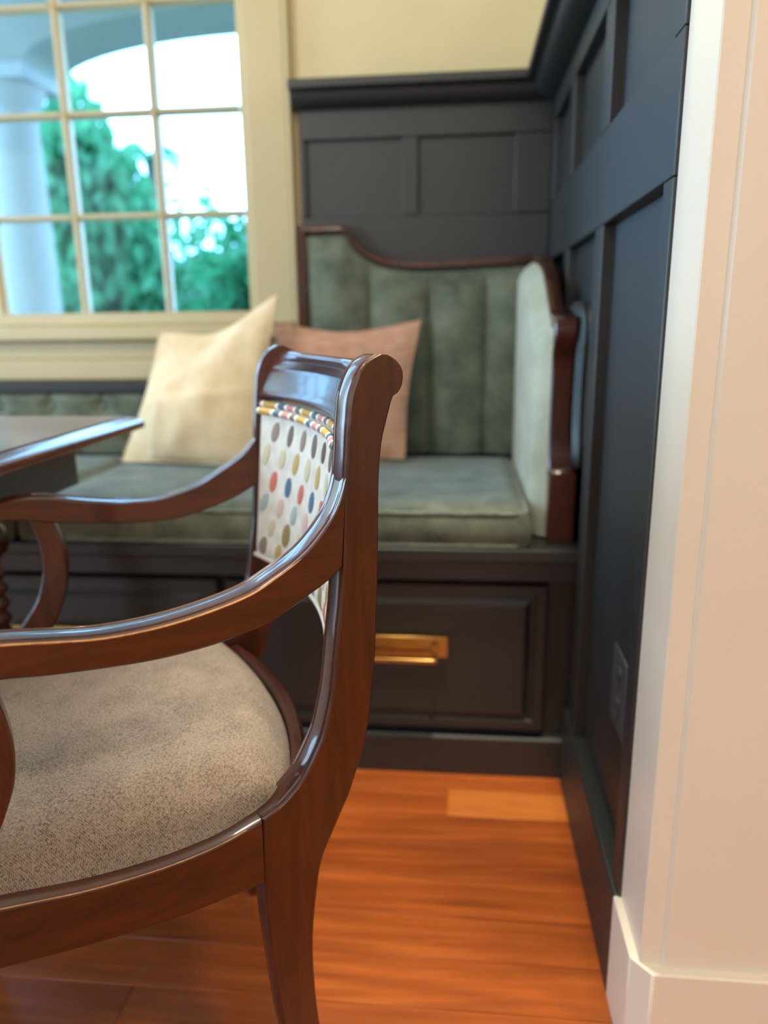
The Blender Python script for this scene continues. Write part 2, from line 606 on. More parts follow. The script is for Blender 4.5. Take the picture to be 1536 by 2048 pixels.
struct(build('baseboard_right', MB().prism([(0.2495, 0), (0.216, 0), (0.216, 0.160), (0.219, 0.165), (0.2495, 0.165)], 'y', 0.877, 1.3885), M['char'], bevel=0.001))

# ---- cream wall end and the wall that faces the camera
wf = MB()
outl = [(0.226, 0.872), (0.226, 0.768), (0.2275, 0.7665), (0.2505, 0.7665), (0.2540, 0.7615), (3.1, 0.7615), (3.1, 0.872)]
wall_front = struct(build('wall_front', MB().prism(outl, 'z', 0, 2.7), M['corner']))
bo = [(0.216, 0.8765), (0.216, 0.775), (0.238, 0.750), (3.1, 0.750), (3.1, 0.78), (0.24, 0.78), (0.24, 0.8765)]
struct(build('baseboard_front', MB().prism(bo, 'z', 0, 0.165), M['corner'], bevel=0.0025))

# ---- window: sash, glazing bars, panes, casing, sill
win = empty('window_1', (-1.3, 2.09, 0.95)); win['kind'] = 'structure'
wm = Matrix.Translation((1.3, -2.09, -0.95))
def wpart(name, mb, mat=M['casing'], **k):
    return build(name, mb, mat, win, mtx=wm, **k)
XM = [-2.03, -1.78, -1.535, -1.289, -1.044, -0.800, -0.565]
ZM = [0.958, 1.210, 1.463, 1.715, 1.967, 2.22]
wpart('sash_stile', MB().box(-0.565, -0.545, 2.045, 2.10, 0.935, 2.25), bevel=0.003)
wpart('sash_stile', MB().box(-2.06, -2.03, 2.045, 2.10, 0.935, 2.25), bevel=0.003)
wpart('sash_rail', MB().box(-2.03, -0.565, 2.045, 2.10, 0.925, 0.958), bevel=0.003)
wpart('sash_rail', MB().box(-2.03, -0.565, 2.045, 2.10, 2.22, 2.25), bevel=0.003)
for x in XM[1:-1]:
    h = 0.010 if abs(x + 1.289) > 0.01 else 0.016
    wpart('glazing_bar', MB().prism([(x - h, 2.09), (x - h, 2.066), (x - 0.004, 2.055), (x + 0.004, 2.055), (x + h, 2.066), (x + h, 2.09)], 'z', 0.958, 2.22))
for z in ZM[1:-1]:
    for x0, x1 in zip(XM, XM[1:]):
        wpart('glazing_bar', MB().prism([(2.09, z - 0.008), (2.067, z - 0.008), (2.057, z - 0.003), (2.057, z + 0.003), (2.067, z + 0.008), (2.09, z + 0.008)], 'x', x0 + 0.01, x1 - 0.01))
for x0, x1 in zip(XM, XM[1:]):
    for z0, z1 in zip(ZM, ZM[1:]):
        wpart('pane', MB().box(x0, x1, 2.080, 2.084, z0, z1), M['glass'])
tr = MB().box(-0.545, -0.443, 2.03, 2.0495, 0.925, 2.4).box(-0.441, -0.429, 2.022, 2.0495, 0.70, 2.4)
wpart('casing', tr, bevel=0.003)
wpart('casing', MB().box(-2.17, -2.06, 2.03, 2.0495, 0.925, 2.4), bevel=0.003)
wpart('casing', MB().box(-2.06, -0.545, 2.03, 2.0495, 2.25, 2.4), bevel=0.003)
wpart('sill', MB().prism([(2.0495, 0.925), (2.0, 0.922), (1.992, 0.915), (1.992, 0.888), (2.0, 0.882), (2.0495, 0.882)], 'x', -2.2, -0.443), bevel=0.003)
wpart('apron', MB().box(-2.15, -0.443, 2.028, 2.0495, 0.835, 0.8815), bevel=0.002)
wpart('apron', MB().box(-2.15, -0.443, 2.012, 2.0495, 0.777, 0.8345), bevel=0.004)

# ================================================================== OUTSIDE
struct(build('ground', MB().box(-14, 8, 2.26, 22, -0.3, -0.02), M['lawn']))
pc = Thing('porch_column', 'round pale porch column outside the window, at its left edge', 'column', (-2.42, 4.2, -0.02))
def column(cx, T):
    T.part('shaft', MB().lathe([(0.145, 0.2), (0.143, 0.9), (0.13, 2.05)], cx, 4.2, 28), M['stone'], smooth=50)
    T.part('base', MB().box(cx - 0.2, cx + 0.2, 4.0, 4.4, -0.02, 0.12).lathe([(0.19, 0.12), (0.2, 0.15), (0.17, 0.2)], cx, 4.2, 28), M['stone'], smooth=40)
    T.part('capital', MB().lathe([(0.13, 2.05), (0.17, 2.10), (0.19, 2.16)], cx, 4.2, 28).box(cx - 0.2, cx + 0.2, 4.0, 4.4, 2.16, 2.23), M['stone'], smooth=40)
column(-2.42, pc)
beam = Thing('porch_beam', 'grey stucco porch beam with arched underside above the column', 'beam', (-1.1, 4.2, 2.23))
ar = []
for k in range(25):
    t = PI - PI * k / 24
    ar.append((-1.05 + 1.17 * math.cos(t), 2.235 + 0.205 * math.sin(t)))
poly = [(-2.62, 2.9), (-2.62, 2.235)] + ar + [(0.52, 2.235), (0.52, 2.9)]
bb = MB()
top = [(p[0], 2.9) for p in ar]
bb.prism([(-2.75, 2.232), (ar[0][0], 2.232), (ar[0][0], 2.9), (-2.75, 2.9)], 'y', 4.02, 4.42)
bb.prism([(ar[-1][0], 2.232), (0.52, 2.232), (0.52, 2.9), (ar[-1][0], 2.9)], 'y', 4.02, 4.42)
for a, b in zip(ar, ar[1:]):
    bb.prism([(a[0], a[1]), (b[0], b[1]), (b[0], 2.9), (a[0], 2.9)], 'y', 4.02, 4.42)
beam.part('arch', bb, M['stone_grey'])
struct(build('porch_ceiling', MB().box(-2.78, 2, 2.26, 4.6, 2.9, 3.0), M['stone']))


def leaf_quad(mb, p, size, droop, rng):
    d = Vector((rng.uniform(-1, 1), rng.uniform(-1, 1), -droop + rng.uniform(-0.6, 0.6))).normalized()
    u = d.cross(Vector((rng.uniform(-1, 1), rng.uniform(-1, 1), rng.uniform(-1, 1)))).normalized()
    a = p
    b = p + d * size
    m_ = p + d * size * 0.45
    mb.add([a, m_ + u * size * 0.2, b, m_ - u * size * 0.2], [(0, 1, 2, 3)])


def tree(name, label, cat, cx, cy, h, blobs, n, size, droop, mat, seed, group=None):
    rng = random.Random(seed)
    T = Thing(name, label, cat, (cx, cy, -0.02), group)
    pts = [(cx, cy, -0.02), (cx + 0.05, cy, h * 0.3), (cx - 0.04, cy + 0.05, h * 0.6), (cx, cy, h * 0.85)]
    T.part('trunk', MB().tube(catmull(pts, 3), [0.09 * (1 - 0.07 * k) for k in range(10)], 8), M['trunk'], smooth=60)
    mb = MB()
    for _ in range(n):
        bx, by, bz, rx, ry, rz = rng.choice(blobs)
        while True:
            q = Vector((rng.uniform(-1, 1), rng.uniform(-1, 1), rng.uniform(-1, 1)))
            if 0.25 < q.length < 1:
                break
        leaf_quad(mb, Vector((bx + q.x * rx, by + q.y * ry, bz + q.z * rz)), size * rng.uniform(0.7, 1.3), droop, rng)
    o = T.part('foliage', mb, mat)
    o['kind'] = 'stuff'
    return T


tree('weeping_tree', 'tall weeping green tree behind the porch column, leftmost outside', 'tree', -5.3, 8.4, 3.0,
     [(-5.5, 8.4, 1.3, 0.7, 0.5, 1.4), (-4.9, 8.4, 1.6, 0.45, 0.5, 1.5), (-5.2, 8.4, 2.8, 0.7, 0.5, 0.8)], 2600, 0.24, 1.6, M['leaf0'], 1)
tree('weeping_tree', 'drooping pale green tree in the middle panes, right of the porch column', 'tree', -3.15, 7.0, 3.0,
     [(-3.25, 7.0, 1.3, 0.6, 0.45, 1.4)] * 5 + [(-3.5, 7.0, 2.35, 0.40, 0.45, 0.8)] * 2 + [(-2.8, 7.0, 0.9, 0.5, 0.45, 1.0)] * 3, 4600, 0.20, 1.6, M['leaf1'], 2)
tree('leafy_shrub', 'dense teal shrub low in the right-hand panes', 'shrub', -1.5, 6.2, 1.3,
     [(-1.6, 6.2, 0.85, 0.6, 0.5, 1.0), (-1.1, 6.2, 0.9, 0.5, 0.5, 1.05), (-0.75, 6.2, 1.05, 0.35, 0.45, 1.3)], 6800, 0.17, 0.3, M['leaf2'], 3)
tree('leafy_shrub', 'broad bright green shrub far behind the lowest panes', 'shrub', -3.6, 11.5, 1.4,
     [(-6.2, 11.5, 1.2, 1.8, 0.5, 2.2), (-4.2, 11.5, 1.1, 1.6, 0.5, 1.9), (-2.4, 11.5, 1.0, 1.6, 0.5, 1.5), (-0.8, 11.5, 1.0, 1.2, 0.5, 1.3)], 5200, 0.32, 0.4, M['leaf3'], 4)
# a palm whose frond hangs into the upper right panes
palm = Thing('palm', 'palm whose frond arches into the white sky, right of the middle glazing bar', 'tree', (-3.84, 9.6, -0.02))
palm.part('trunk', MB().tube([(-3.84, 9.6, -0.02), (-3.80, 9.6, 1.4), (-3.81, 9.6, 2.95)], [0.09, 0.075, 0.07], 10), M['trunk'], smooth=60)
for k, (ang, ln, rise) in enumerate([(0.05, 1.05, 0.16), (2.7, 0.7, 0.2), (1.2, 0.5, 0.25), (4.2, 0.5, 0.2), (5.6, 0.7, 0.15)]):
    fm = MB()
    for i in range(16):
        t = i / 15
        c = Vector((-3.81 + math.cos(ang) * ln * t, 9.6 + math.sin(ang) * ln * t, 2.95 + rise * math.sin(t * PI * 0.8) - 0.28 * t * t))
        dirv = Vector((math.cos(ang), math.sin(ang), -0.3))
        side = Vector((-math.sin(ang), math.cos(ang), 0))
        L = 0.34 * (1 - 0.6 * t)
        for sg in (-1, 1):
            tip = c + side * sg * L * 0.7 + dirv * L * 0.6 + Vector((0, 0, -0.10))
            wv = dirv * 0.035
            fm.add([c - wv, c + wv, tip], [(0, 1, 2)])
    palm.part('frond', fm, M['leaf2'])

# ================================================================== BENCH
bench = Thing('storage_bench', 'charcoal built-in bench base with a brass drawer pull', 'bench', (-0.8, 1.7, 0))
bench.part('carcass', MB().box(-2.3, 0.2415, 1.412, 2.0, 0.0, 0.478), M['char'])
bench.part('seat_board', MB().box(-2.3, 0.2415, 1.352, 2.0, 0.4785, 0.505), M['char'], bevel=0.004)
bench.part('fascia', MB().box(-2.3, 0.2415, 1.368, 1.4115, 0.437, 0.478), M['char'], bevel=0.002)
bench.part('plinth', MB().prism([(1.4115, 0), (1.389, 0), (1.389, 0.083), (1.396, 0.09), (1.4115, 0.09)], 'x', -2.3, 0.2415), M['char'], bevel=0.0015)
def raised(mb, x0, x1, z0, z1, y):
    """drawer front: a flat border, a sloped step and a raised field"""
    def ring(d, yy):
        return [(x0 + d, yy, z0 + d), (x1 - d, yy, z0 + d), (x1 - d, yy, z1 - d), (x0 + d, yy, z1 - d)]
    mb.rings([ring(0, y + 0.022), ring(0, y + 0.006), ring(0.004, y + 0.002), ring(0.022, y + 0.002), ring(0.024, y + 0.008), ring(0.032, y + 0.007), ring(0.044, y)])
for x0, x1, has in ((-0.470, 0.178, True), (-1.13, -0.486, True), (-1.80, -1.146, True)):
    dm = MB()
    raised(dm, x0, x1, 0.106, 0.422, 1.388)
    d = bench.part('drawer', dm, M['char'], smooth=20)
    cx = (x0 + x1) / 2 + 0.006
    hm = MB()
    hx0, hx1 = cx - 0.124, cx + 0.124
    hm.box(hx0, hx1, 1.3845, 1.3885, 0.266, 0.318)                      # back plate
    hm.box(hx0, hx1, 1.366, 1.3845, 0.310, 0.318)                       # upper lip
    hm.box(hx0 + 0.008, hx1 - 0.022, 1.352, 1.360, 0.267, 0.276)        # grip bar
    for hx in (hx0 + 0.008, hx1 - 0.03):
        hm.box(hx, hx + 0.008, 1.352, 1.3845, 0.267, 0.276)
        hm.tube([(hx + 0.004, 1.384, 0.292), (hx + 0.004, 1.372, 0.292)], 0.007, 10)
    bench.part('drawer_pull', hm, M['brass'], d, bevel=0.0012)


def cushion(T, x0, x1, y0, y1, z0, z1, mat, seam=True):
    r = 0.02
    def shell(u, v, top):
        # squared-off soft block: u,v in 0..1
        x, y = lerp(x0, x1, u), lerp(y0, y1, v)
        ex = min(x - x0, x1 - x, y - y0, y1 - y)
        edge = min(1, max(0, ex / 0.045))
        dome = 0.010 * (1 - (1 - edge) ** 2)
        n = 0.0025 * mnoise.noise(Vector((x * 9, y * 9, 1.3)))
        return x, y, (z1 - 0.006 + dome + n * edge) if top else z0
    mb = MB()
    nu, nv = max(10, int((x1 - x0) * 40)), 24
    mb.grid(lambda u, v: shell(u, v, True), nu, nv)
    mb.grid(lambda u, v: shell(u, v, False), nu, nv)
    # side walls, slightly puffed out
    per = [(lerp(x0, x1, i / nu), y0, 0, -1) for i in range(nu)] + [(x1, lerp(y0, y1, j / nv), 1, 0) for j in range(nv)] + \
          [(lerp(x1, x0, i / nu), y1, 0, 1) for i in range(nu)] + [(x0, lerp(y1, y0, j / nv), -1, 0) for j in range(nv)]
    rows = []
    for k in range(7):
        t = k / 6
        puff = 0.008 * math.sin(PI * t)
        rows.append([(x + nx * puff, y + ny * puff, lerp(z0, z1 - 0.006, t)) for x, y, nx, ny in per])
    mb.rings(rows, cap=False)
    c = T.part('cover', mb, mat, smooth=60)
    for zc in (z1 - 0.006, z0 + 0.003):
        loop = []
        rr = 0.03
        for cx, cy, a0 in ((x1 - rr, y1 - rr, 0), (x0 + rr, y1 - rr, PI / 2), (x0 + rr, y0 + rr, PI), (x1 - rr, y0 + rr, 1.5 * PI)):
            for i in range(6):
                a = a0 + PI / 2 * i / 5
                loop.append((cx + (rr + 0.001) * math.cos(a), cy + (rr + 0.001) * math.sin(a), zc))
        T.part('piping', MB().tube(loop, 0.0042, 8, closed=True), M['piping'], smooth=60)


cr = Thing('seat_cushion', 'long sage velvet seat cushion on the bench, under the two pillows', 'cushion', (-0.36, 1.65, 0.507))
cushion(cr, -0.872, 0.130, 1.360, 1.945, 0.507, 0.578, M['sage'])
cl = Thing('seat_cushion', 'sage seat cushion behind the wooden table, left of the seam', 'cushion', (-1.4, 1.65, 0.507))
cushion(cl, -2.25, -0.892, 1.360, 1.945, 0.507, 0.576, M['sage'])

# ---- low button-tufted back under the window
tb = Thing('tufted_back', 'low button-tufted sage back cushion beneath the window sill', 'cushion', (-1.4, 1.98, 0.58))
BX = [-1.267 + 0.149 * k for k in range(-6, 6)]
def tuft(u, v):
    x, z = lerp(-2.25, -0.43, u), lerp(0.582, 0.746, v)
    y = 1.955 - 0.006
    pit = 0
    for zr, off in ((0.709, 0.0), (0.635, 0.0745)):
        for bx in BX:
            d2 = ((x - bx - off) / 0.022) ** 2 + ((z - zr) / 0.02) ** 2
            if d2 < 9:
                pit += math.exp(-d2)
    # fold lines running down from each button
    fold = 0
    for bx in BX:
        fold = max(fold, math.exp(-((x - bx) / 0.006) ** 2) * smoothstep(0.70, 0.745, z), math.exp(-((x - bx - 0.0745) / 0.006) ** 2) * smoothstep(0.645, 0.60, z))
    e = min(1, (0.746 - z) / 0.018)
    return x, y + 0.016 * pit + 0.008 * fold + 0.012 * (1 - e) ** 2, z
tm = MB().grid(tuft, 260, 30)
tm.box(-2.25, -0.43, 1.97, 2.009, 0.582, 0.745)
tb.part('cover', tm, M['sage'], smooth=70)
for zr, off in ((0.709, 0.0), (0.635, 0.0745)):
    for bx in BX:
        if -2.2 < bx + off < -0.45:
            tb.part('button', MB().rings([[(bx + off + r_ * math.cos(2 * PI * k / 10), yy, zr + r_ * math.sin(2 * PI * k / 10)) for k in range(10)]
                                          for r_, yy in ((0.009, 1.966), (0.009, 1.961), (0.006, 1.957), (0.002, 1.956))]), M['piping'], smooth=60)
tag(build('back_ledge', MB().box(-2.25, -0.43, 1.948, 2.011, 0.7475, 0.776), M['black'], bevel=0.003), 'narrow black ledge running along the top of the tufted back', 'ledge')

# ---- tall channel-tufted back, right of the window
TOPB = catmull([(-0.412, 1.163), (-0.36, 1.163), (-0.300, 1.163), (-0.284, 1.150), (-0.268, 1.126), (-0.235, 1.100), (-0.190, 1.082), (-0.140, 1.073), (-0.08, 1.071), (0.02, 1.073), (0.175, 1.080)], 4)
def top_b(x):
    return interp(TOPB, x)
hb = Thing('corner_settle', 'tall sage channel-tufted settle with mahogany frame and side wing, in the corner', 'settle', (-0.11, 2.0, 0.507))
fr = MB()
inner = [(max(-0.395, min(0.17, x)), z - 0.019) for x, z in TOPB]
for (a, b), (c, d_) in zip(zip(TOPB, TOPB[1:]), zip(inner, inner[1:])):
    pass
ringsf = []
for (x, z), (xi, zi) in zip(TOPB, inner):
    ringsf.append([(x, 1.966, z - 0.004), (x, 1.970, z), (x, 2.029, z), (xi, 2.029, zi), (xi, 1.969, zi), (xi, 1.964, zi + 0.004)])
fr.rings(ringsf)
fr.box(-0.413, -0.393, 1.966, 2.029, 0.507, 1.160)
hb.part('frame', fr, M['dark_wood'], smooth=35)
hb.part('backing', MB().prism([(-0.393, 0.585)] + [(x, z - 0.017) for x, z in TOPB if -0.393 <= x <= 0.171] + [(0.171, 0.585)], 'y', 1.992, 2.028), M['sage'])
XC = [-0.393, -0.232, -0.079, 0.065, 0.171]
for x0, x1 in zip(XC, XC[1:]):
    def ch(u, v, x0=x0, x1=x1):
        x = lerp(x0, x1, u)
        zt = top_b(x) - 0.019
        z = lerp(0.585, zt, v)
        d = zt - z
        f = smoothstep(0.008, 0.075, d)
        bulge = (max(0.0, math.sin(PI * u)) ** 0.55)
        border = min(1, d / 0.01) ** 0.5
        y = 1.990 - 0.012 * border - 0.026 * bulge * f - 0.006 * (1 - f) * border
        if x0 == XC[0] and u < 0.12:
            y += 0
        return x, y, z
    c = hb.part('channel', MB().grid(ch, 22, 40), M['sage'], smooth=70)
pts = [(x, 1.9765, z - 0.030) for x, z in TOPB if -0.385 < x < 0.165]
hb.part('welt', MB().tube(pts, 0.0028, 6), M['piping'], smooth=60)

# ---- side wing along the right wall
TOPW = catmull([(1.412, 0.930), (1.44, 0.932), (1.475, 0.928), (1.505, 0.930), (1.545, 0.945), (1.60, 0.975), (1.68, 1.020), (1.76, 1.050), (1.85, 1.068), (1.962, 1.078)], 4)
wg = hb
wr = [[(0.176, y, z - 0.018), (0.176, y, z - 0.003), (0.180, y, z), (0.200, y, z), (0.204, y, z - 0.003), (0.204, y, z - 0.018)] for y, z in TOPW]
wg.part('top_rail', MB().rings(wr), M['dark_wood'], smooth=35)
wg.part('wing_board', MB().prism([(1.43, 0.507)] + [(y, z - 0.0185) for y, z in TOPW if y > 1.43] + [(1.962, 0.507)], 'x', 0.178, 0.203), M['dark_wood'])
def wing(u, v):
    y = lerp(1.425, 1.962, u)
    zt = interp(TOPW, y) - 0.017
    z = lerp(0.510, zt, v)
    e = min(y - 1.425, 1.962 - y + 0.02, zt - z, z - 0.510 + 0.03)
    f = 1 - (1 - min(1, max(0, e / 0.05))) ** 2.2
    return 0.176 - 0.036 * f, y, z
wg.part('wing_pad', MB().grid(wing, 40, 40), M['sage_lit'], smooth=70)
post = [(1.47, 0.507), (1.396, 0.507), (1.396, 0.632), (1.400, 0.637), (1.412, 0.650), (1.421, 0.680), (1.424, 0.73), (1.424, 0.80), (1.421, 0.85), (1.412, 0.868),
        (1.401, 0.885), (1.398, 0.905), (1.402, 0.922), (1.412, 0.930), (1.44, 0.932), (1.47, 0.930)]
pm = MB()
def prow(y, z):
    flare = smoothstep(0.70, 0.63, z)
    xr = 0.209 + 0.012 * flare
    return [(0.170, y + 0.003, z), (0.173, y, z), (xr - 0.003, y, z), (xr, y + 0.003, z), (xr, 1.47, z), (0.170, 1.47, z)]
pc_ = catmull([(y, z) for y, z in post[1:-1]], 3)
pm.rings([prow(min(y, 1.45), z) for y, z in [q for q in pc_ if q[0] < 1.43]])
wg.part('post', pm, M['dark_wood'], smooth=35)
# painted moulding that follows the scroll between post and wall
bm_ = []
for y, z in catmull([(1.50, 0.957), (1.44, 0.952), (1.40, 0.930), (1.389, 0.895), (1.396, 0.85), (1.402, 0.79), (1.400, 0.73), (1.392, 0.69), (1.392, 0.665), (1.405, 0.650), (1.44, 0.642), (1.50, 0.640)], 4):
    bm_.append((y, z))
mm = MB()
ctr = (1.47, 0.80)
rr = []
for y, z in bm_:
    dy_, dz_ = (ctr[0] - y), (ctr[1] - z) * 0.25
    L = math.hypot(dy_, dz_)
    iy, iz = y + dy_ / L * 0.016, z + dz_ / L * 0.016
    rr.append([(0.2415, y, z), (0.232, y - 0.002, z), (0.229, y + 0.002, z), (0.227, y + 0.003, z), (0.222, y - 0.001, z), (0.219, y + 0.004, z), (0.2105, iy, iz), (0.2105, iy + 0.03, iz), (0.2415, iy + 0.03, iz)])
mm.rings(rr)
wg.part('scroll_moulding', mm, M['char'], smooth=35)

# ================================================================== PILLOWS
def pillow(name, label, BL, BR, TL, TR, thick, sag, mat, seed, nrm, crease=None):
    BL, BR, TL, TR = map(Vector, (BL, BR, TL, TR))
    base = (BL + BR) / 2
    T = Thing(name, label, 'pillow', tuple(base))
    nrm = Vector(nrm).normalized()
    def mid(u, v):
        p = BL.lerp(BR, u).lerp(TL.lerp(TR, u), v)
        pinch = 0.030
        c = (BL + BR + TL + TR) / 4
        eu, ev = math.sin(PI * u), math.sin(PI * v)
        # edges draw inwards between the corners
        p += (c - p) * (pinch / 0.2) * ((1 - ev) * eu * 0.6 * (1 if v > 0.5 else 0.2) + (1 - eu) * ev * 0.5)
        p.z -= sag * math.sin(PI * u) ** 1.3 * v * v
        return p
    def face(sg):
        def fn(u, v):
            p = mid(u, v)
            b = (max(0, math.sin(PI * u)) ** 0.6) * (max(0, math.sin(PI * v)) ** 0.6)
            n = mnoise.noise(Vector((u * 3.1 + seed, v * 3.1, sg))) * 0.016 + mnoise.noise(Vector((u * 8 + seed, v * 6, sg * 2))) * 0.005
            t = thick * b * (1 + (0.25 if v < 0.45 else 0) * math.sin(PI * v / 0.9)) + n * b
            if crease and sg > 0:
                t += crease(u, v)
            return p + nrm * sg * t
        return fn
    mb = MB().grid(face(1), 36, 36).grid(face(-1), 36, 36)
    T.part('cover', mb, mat, smooth=80)
    loop = [mid(i / 20, 0) for i in range(20)] + [mid(1, i / 20) for i in range(20)] + [mid(1 - i / 20, 1) for i in range(20)] + [mid(0, 1 - i / 20) for i in range(20)]
    T.part('seam', MB().tube(loop, 0.0022, 6, closed=True), mat, smooth=70)
    return T


def chop(u, v):
    # the ridge that runs from the raised corner down across the front
    d = (v - (1.0 - 0.52 * (1 - u) / 0.72)) if u > 0.2 else 1
    return -0.022 * smoothstep(0.0, 0.30, d) * math.sin(PI * min(1, max(0, u))) ** 0.5 * math.sin(PI * v) ** 0.4 if d > 0 else 0.0


pillow('throw_pillow', 'beige linen pillow with one raised corner, in front of the window sill', (-0.855, 1.80, 0.588), (-0.475, 1.72, 0.588), (-0.760, 1.885, 0.905), (-0.446, 1.86, 0.992),
       0.055, 0.030, M['beige'], 3.0, (-0.15, -0.95, 0.25), chop)
pillow('throw_pillow', 'dusty pink linen pillow leaning on the tall tufted back', (-0.455, 1.875, 0.590), (-0.135, 1.85, 0.588), (-0.475, 1.925, 0.925), (-0.098, 1.925, 0.926),
       0.034, 0.012, M['pink'], 9.0, (0.0, -0.97, 0.22))

# ================================================================== TABLE
tbx = Thing('dining_table', 'polished wooden table with a moulded edge, at the left of the chair', 'table', (-1.15, 0.6, 0))
TX, TY = -0.598, 1.385
prof = [(0.0, 0.733), (-0.002, 0.735), (-0.002, 0.737), (0.0, 0.739), (-0.002, 0.744), (-0.010, 0.751), (-0.022, 0.7545), (-0.024, 0.7535), (-0.028, 0.7535), (-0.030, 0.756), (-0.06, 0.757)]
def trect(d, z):
    x0, x1, y0, y1 = -1.68 - d, TX + d, 0.30 - d, TY + d
    c = 0.012
    return [(x0 + c, y0, z), (x1 - c, y0, z), (x1, y0 + c, z), (x1, y1 - c, z), (x1 - c, y1, z), (x0 + c, y1, z), (x0, y1 - c, z), (x0, y0 + c, z)]
tbx.part('tabletop', MB().rings([trect(d, z) for d, z in prof]), M['table'], smooth=25)
for b in ((-0.722, -0.700, 0.40, 1.29), (-1.58, -1.558, 0.40, 1.29), (-1.558, -0.722, 1.268, 1.29), (-1.558, -0.722, 0.40, 0.422)):
    tbx.part('apron', MB().box(*b, 0.638, 0.7325), M['dark_wood'], bevel=0.002)
LP = [(0.030, 0.637), (0.034, 0.625), (0.026, 0.612), (0.020, 0.602), (0.034, 0.585), (0.040, 0.565), (0.034, 0.545), (0.018, 0.530), (0.022, 0.522)]
z = 0.518
while z > 0.14:
    LP += [(0.017, z), (0.024, z - 0.009), (0.026, z - 0.014), (0.024, z - 0.019), (0.017, z - 0.027)]
    z -= 0.028
LP += [(0.022, 0.13), (0.030, 0.11), (0.030, 0.04), (0.024, 0.0)]
for lx, ly in ((-0.812, 1.16), (-1.46, 1.16), (-0.812, 0.53), (-1.46, 0.53)):
    tbx.part('turned_leg', MB().lathe(LP, lx, ly, 20), M['dark_wood'], smooth=60)

# ================================================================== OUTLET
ot = Thing('wall_outlet', 'charcoal double socket plate low on the right panelled wall', 'outlet', (0.2415, 1.02, 0.40))
ot.part('plate', MB().box(0.2355, 0.2415, 0.972, 1.060, 0.335, 0.455), M['outlet'], bevel=0.0025)
for zc in (0.418, 0.372):
    rc = MB()
    n = 16
    rc.rings([[(xx_, 1.016 + 0.017 * max(-0.8, min(0.8, math.cos(2 * PI * k / n))), zc + 0.017 * math.sin(2 * PI * k / n)) for k in range(n)] for xx_ in (0.236, 0.2335)])
    r_ = ot.part('receptacle', rc, M['outlet'])
    for dy_ in (-0.006, 0.006):
        ot.part('slot', MB().box(0.2332, 0.2340, 1.016 + dy_ - 0.001, 1.016 + dy_ + 0.001, zc - 0.004, zc + 0.005), M['black'], r_)

# ================================================================== ARMCHAIR
P0 = Vector((-0.0945, 0.69, 0))
ANG = math.radians(27)
chair = empty('armchair', P0, PI + ANG)            # local x = front of the chair, local -y = towards its far side
chair['label'] = 'mahogany armchair with dotted ivory back and taupe woven seat, nearest the camera'
chair['category'] = 'chair'
WC = 0.4240                                          # overall width at the back
TH = 0.034
SPL = math.radians(7)
cs, sn = math.cos(SPL), math.sin(SPL)


def near_pt(u, t, z):
    """frame coordinates of the near side: u forward, t inwards, z up"""
    return Vector((u * cs + t * sn, u * sn - t * cs, z))


def far_pt(u, t, z):
    p = near_pt(u, t, z)
    return Vector((p.x, -WC - p.y, p.z))


PROF_BEAD = [(0, -.0030), (.0008, -.0010), (.0028, 0), (.0050, -.0010), (.0060, -.0026), (.0074, -.0026), (.0084, -.0004), (.0120, 0.0002),
             (TH - .0120, 0.0002), (TH - .0084, -.0004), (TH - .0074, -.0026), (TH - .0060, -.0026), (TH - .0050, -.0010), (TH - .0028, 0), (TH - .0008, -.0010), (TH, -.0030)]
PROF_ROUND = [(TH, -.0030), (TH - .0010, -.0010), (TH - .0030, 0), (.0030, 0), (.0010, -.0010), (0, -.0030)]


def loft(A, B, pt, profA=PROF_BEAD, profB=PROF_ROUND, tm=None):
    rs = []
    for i, (a, b) in enumerate(zip(A, B)):
        a, b = Vector(a), Vector(b)
        d = (a - b).normalized()
        f = tm(i) if tm else 1.0
        rs.append([pt(a.x + d.x * o, t * f, a.y + d.y * o) for t, o in profA] + [pt(b.x - d.x * o, t * f, b.y - d.y * o) for t, o in profB])
    return MB().rings(rs)


STA = [(-0.0235, 0.8921), (-0.0103, 0.8852), (-0.0016, 0.8742), (0.0048, 0.8595), (0.0072, 0.8504), (0.0082, 0.8440), (0.009, 0.8357), (0.0103, 0.8247), (0.0119, 0.8031), (0.013, 0.7914), (0.0142, 0.7771), (0.0159, 0.7456), (0.0194, 0.6884), (0.0227, 0.6503), (0.0261, 0.6262), (0.0297, 0.5976), (0.035, 0.559), (0.0399, 0.5381), (0.0461, 0.5158), (0.0545, 0.4985), (0.0674, 0.4769), (0.0821, 0.4617), (0.0976, 0.4499), (0.1142, 0.4430)]
STB = [(-0.0345, 0.8915), (-0.0440, 0.8859), (-0.0505, 0.8764), (-0.0500, 0.8640), (-0.0450, 0.8559), (-0.0395, 0.8522), (-0.0352, 0.8399), (-0.0316, 0.8277), (-0.0276, 0.8136), (-0.0252, 0.7978), (-0.0232, 0.7735), (-0.0221, 0.7406), (-0.0204, 0.6816), (-0.0186, 0.6421), (-0.0173, 0.6169), (-0.015, 0.5798), (-0.0115, 0.5502), (-0.0075, 0.5203), (-0.0029, 0.4983), (0.0009, 0.4848), (0.0072, 0.4678), (0.0128, 0.4524), (0.0191, 0.4365), (0.0246, 0.4264)]
LEA = [(0.1142, 0.4430), (0.1156, 0.409), (0.1173, 0.3671), (0.1159, 0.3342), (0.1141, 0.2967), (0.1094, 0.2359), (0.1050, 0.1853), (0.0960, 0.12), (0.0790, 0.05), (0.0640, 0.0)]
LEB = [(0.0246, 0.4264), (0.0375, 0.4013), (0.0519, 0.3706), (0.0591, 0.3311), (0.065, 0.2813), (0.0658, 0.2302), (0.0620, 0.1607), (0.0520, 0.10), (0.0370, 0.05), (0.0240, 0.0)]
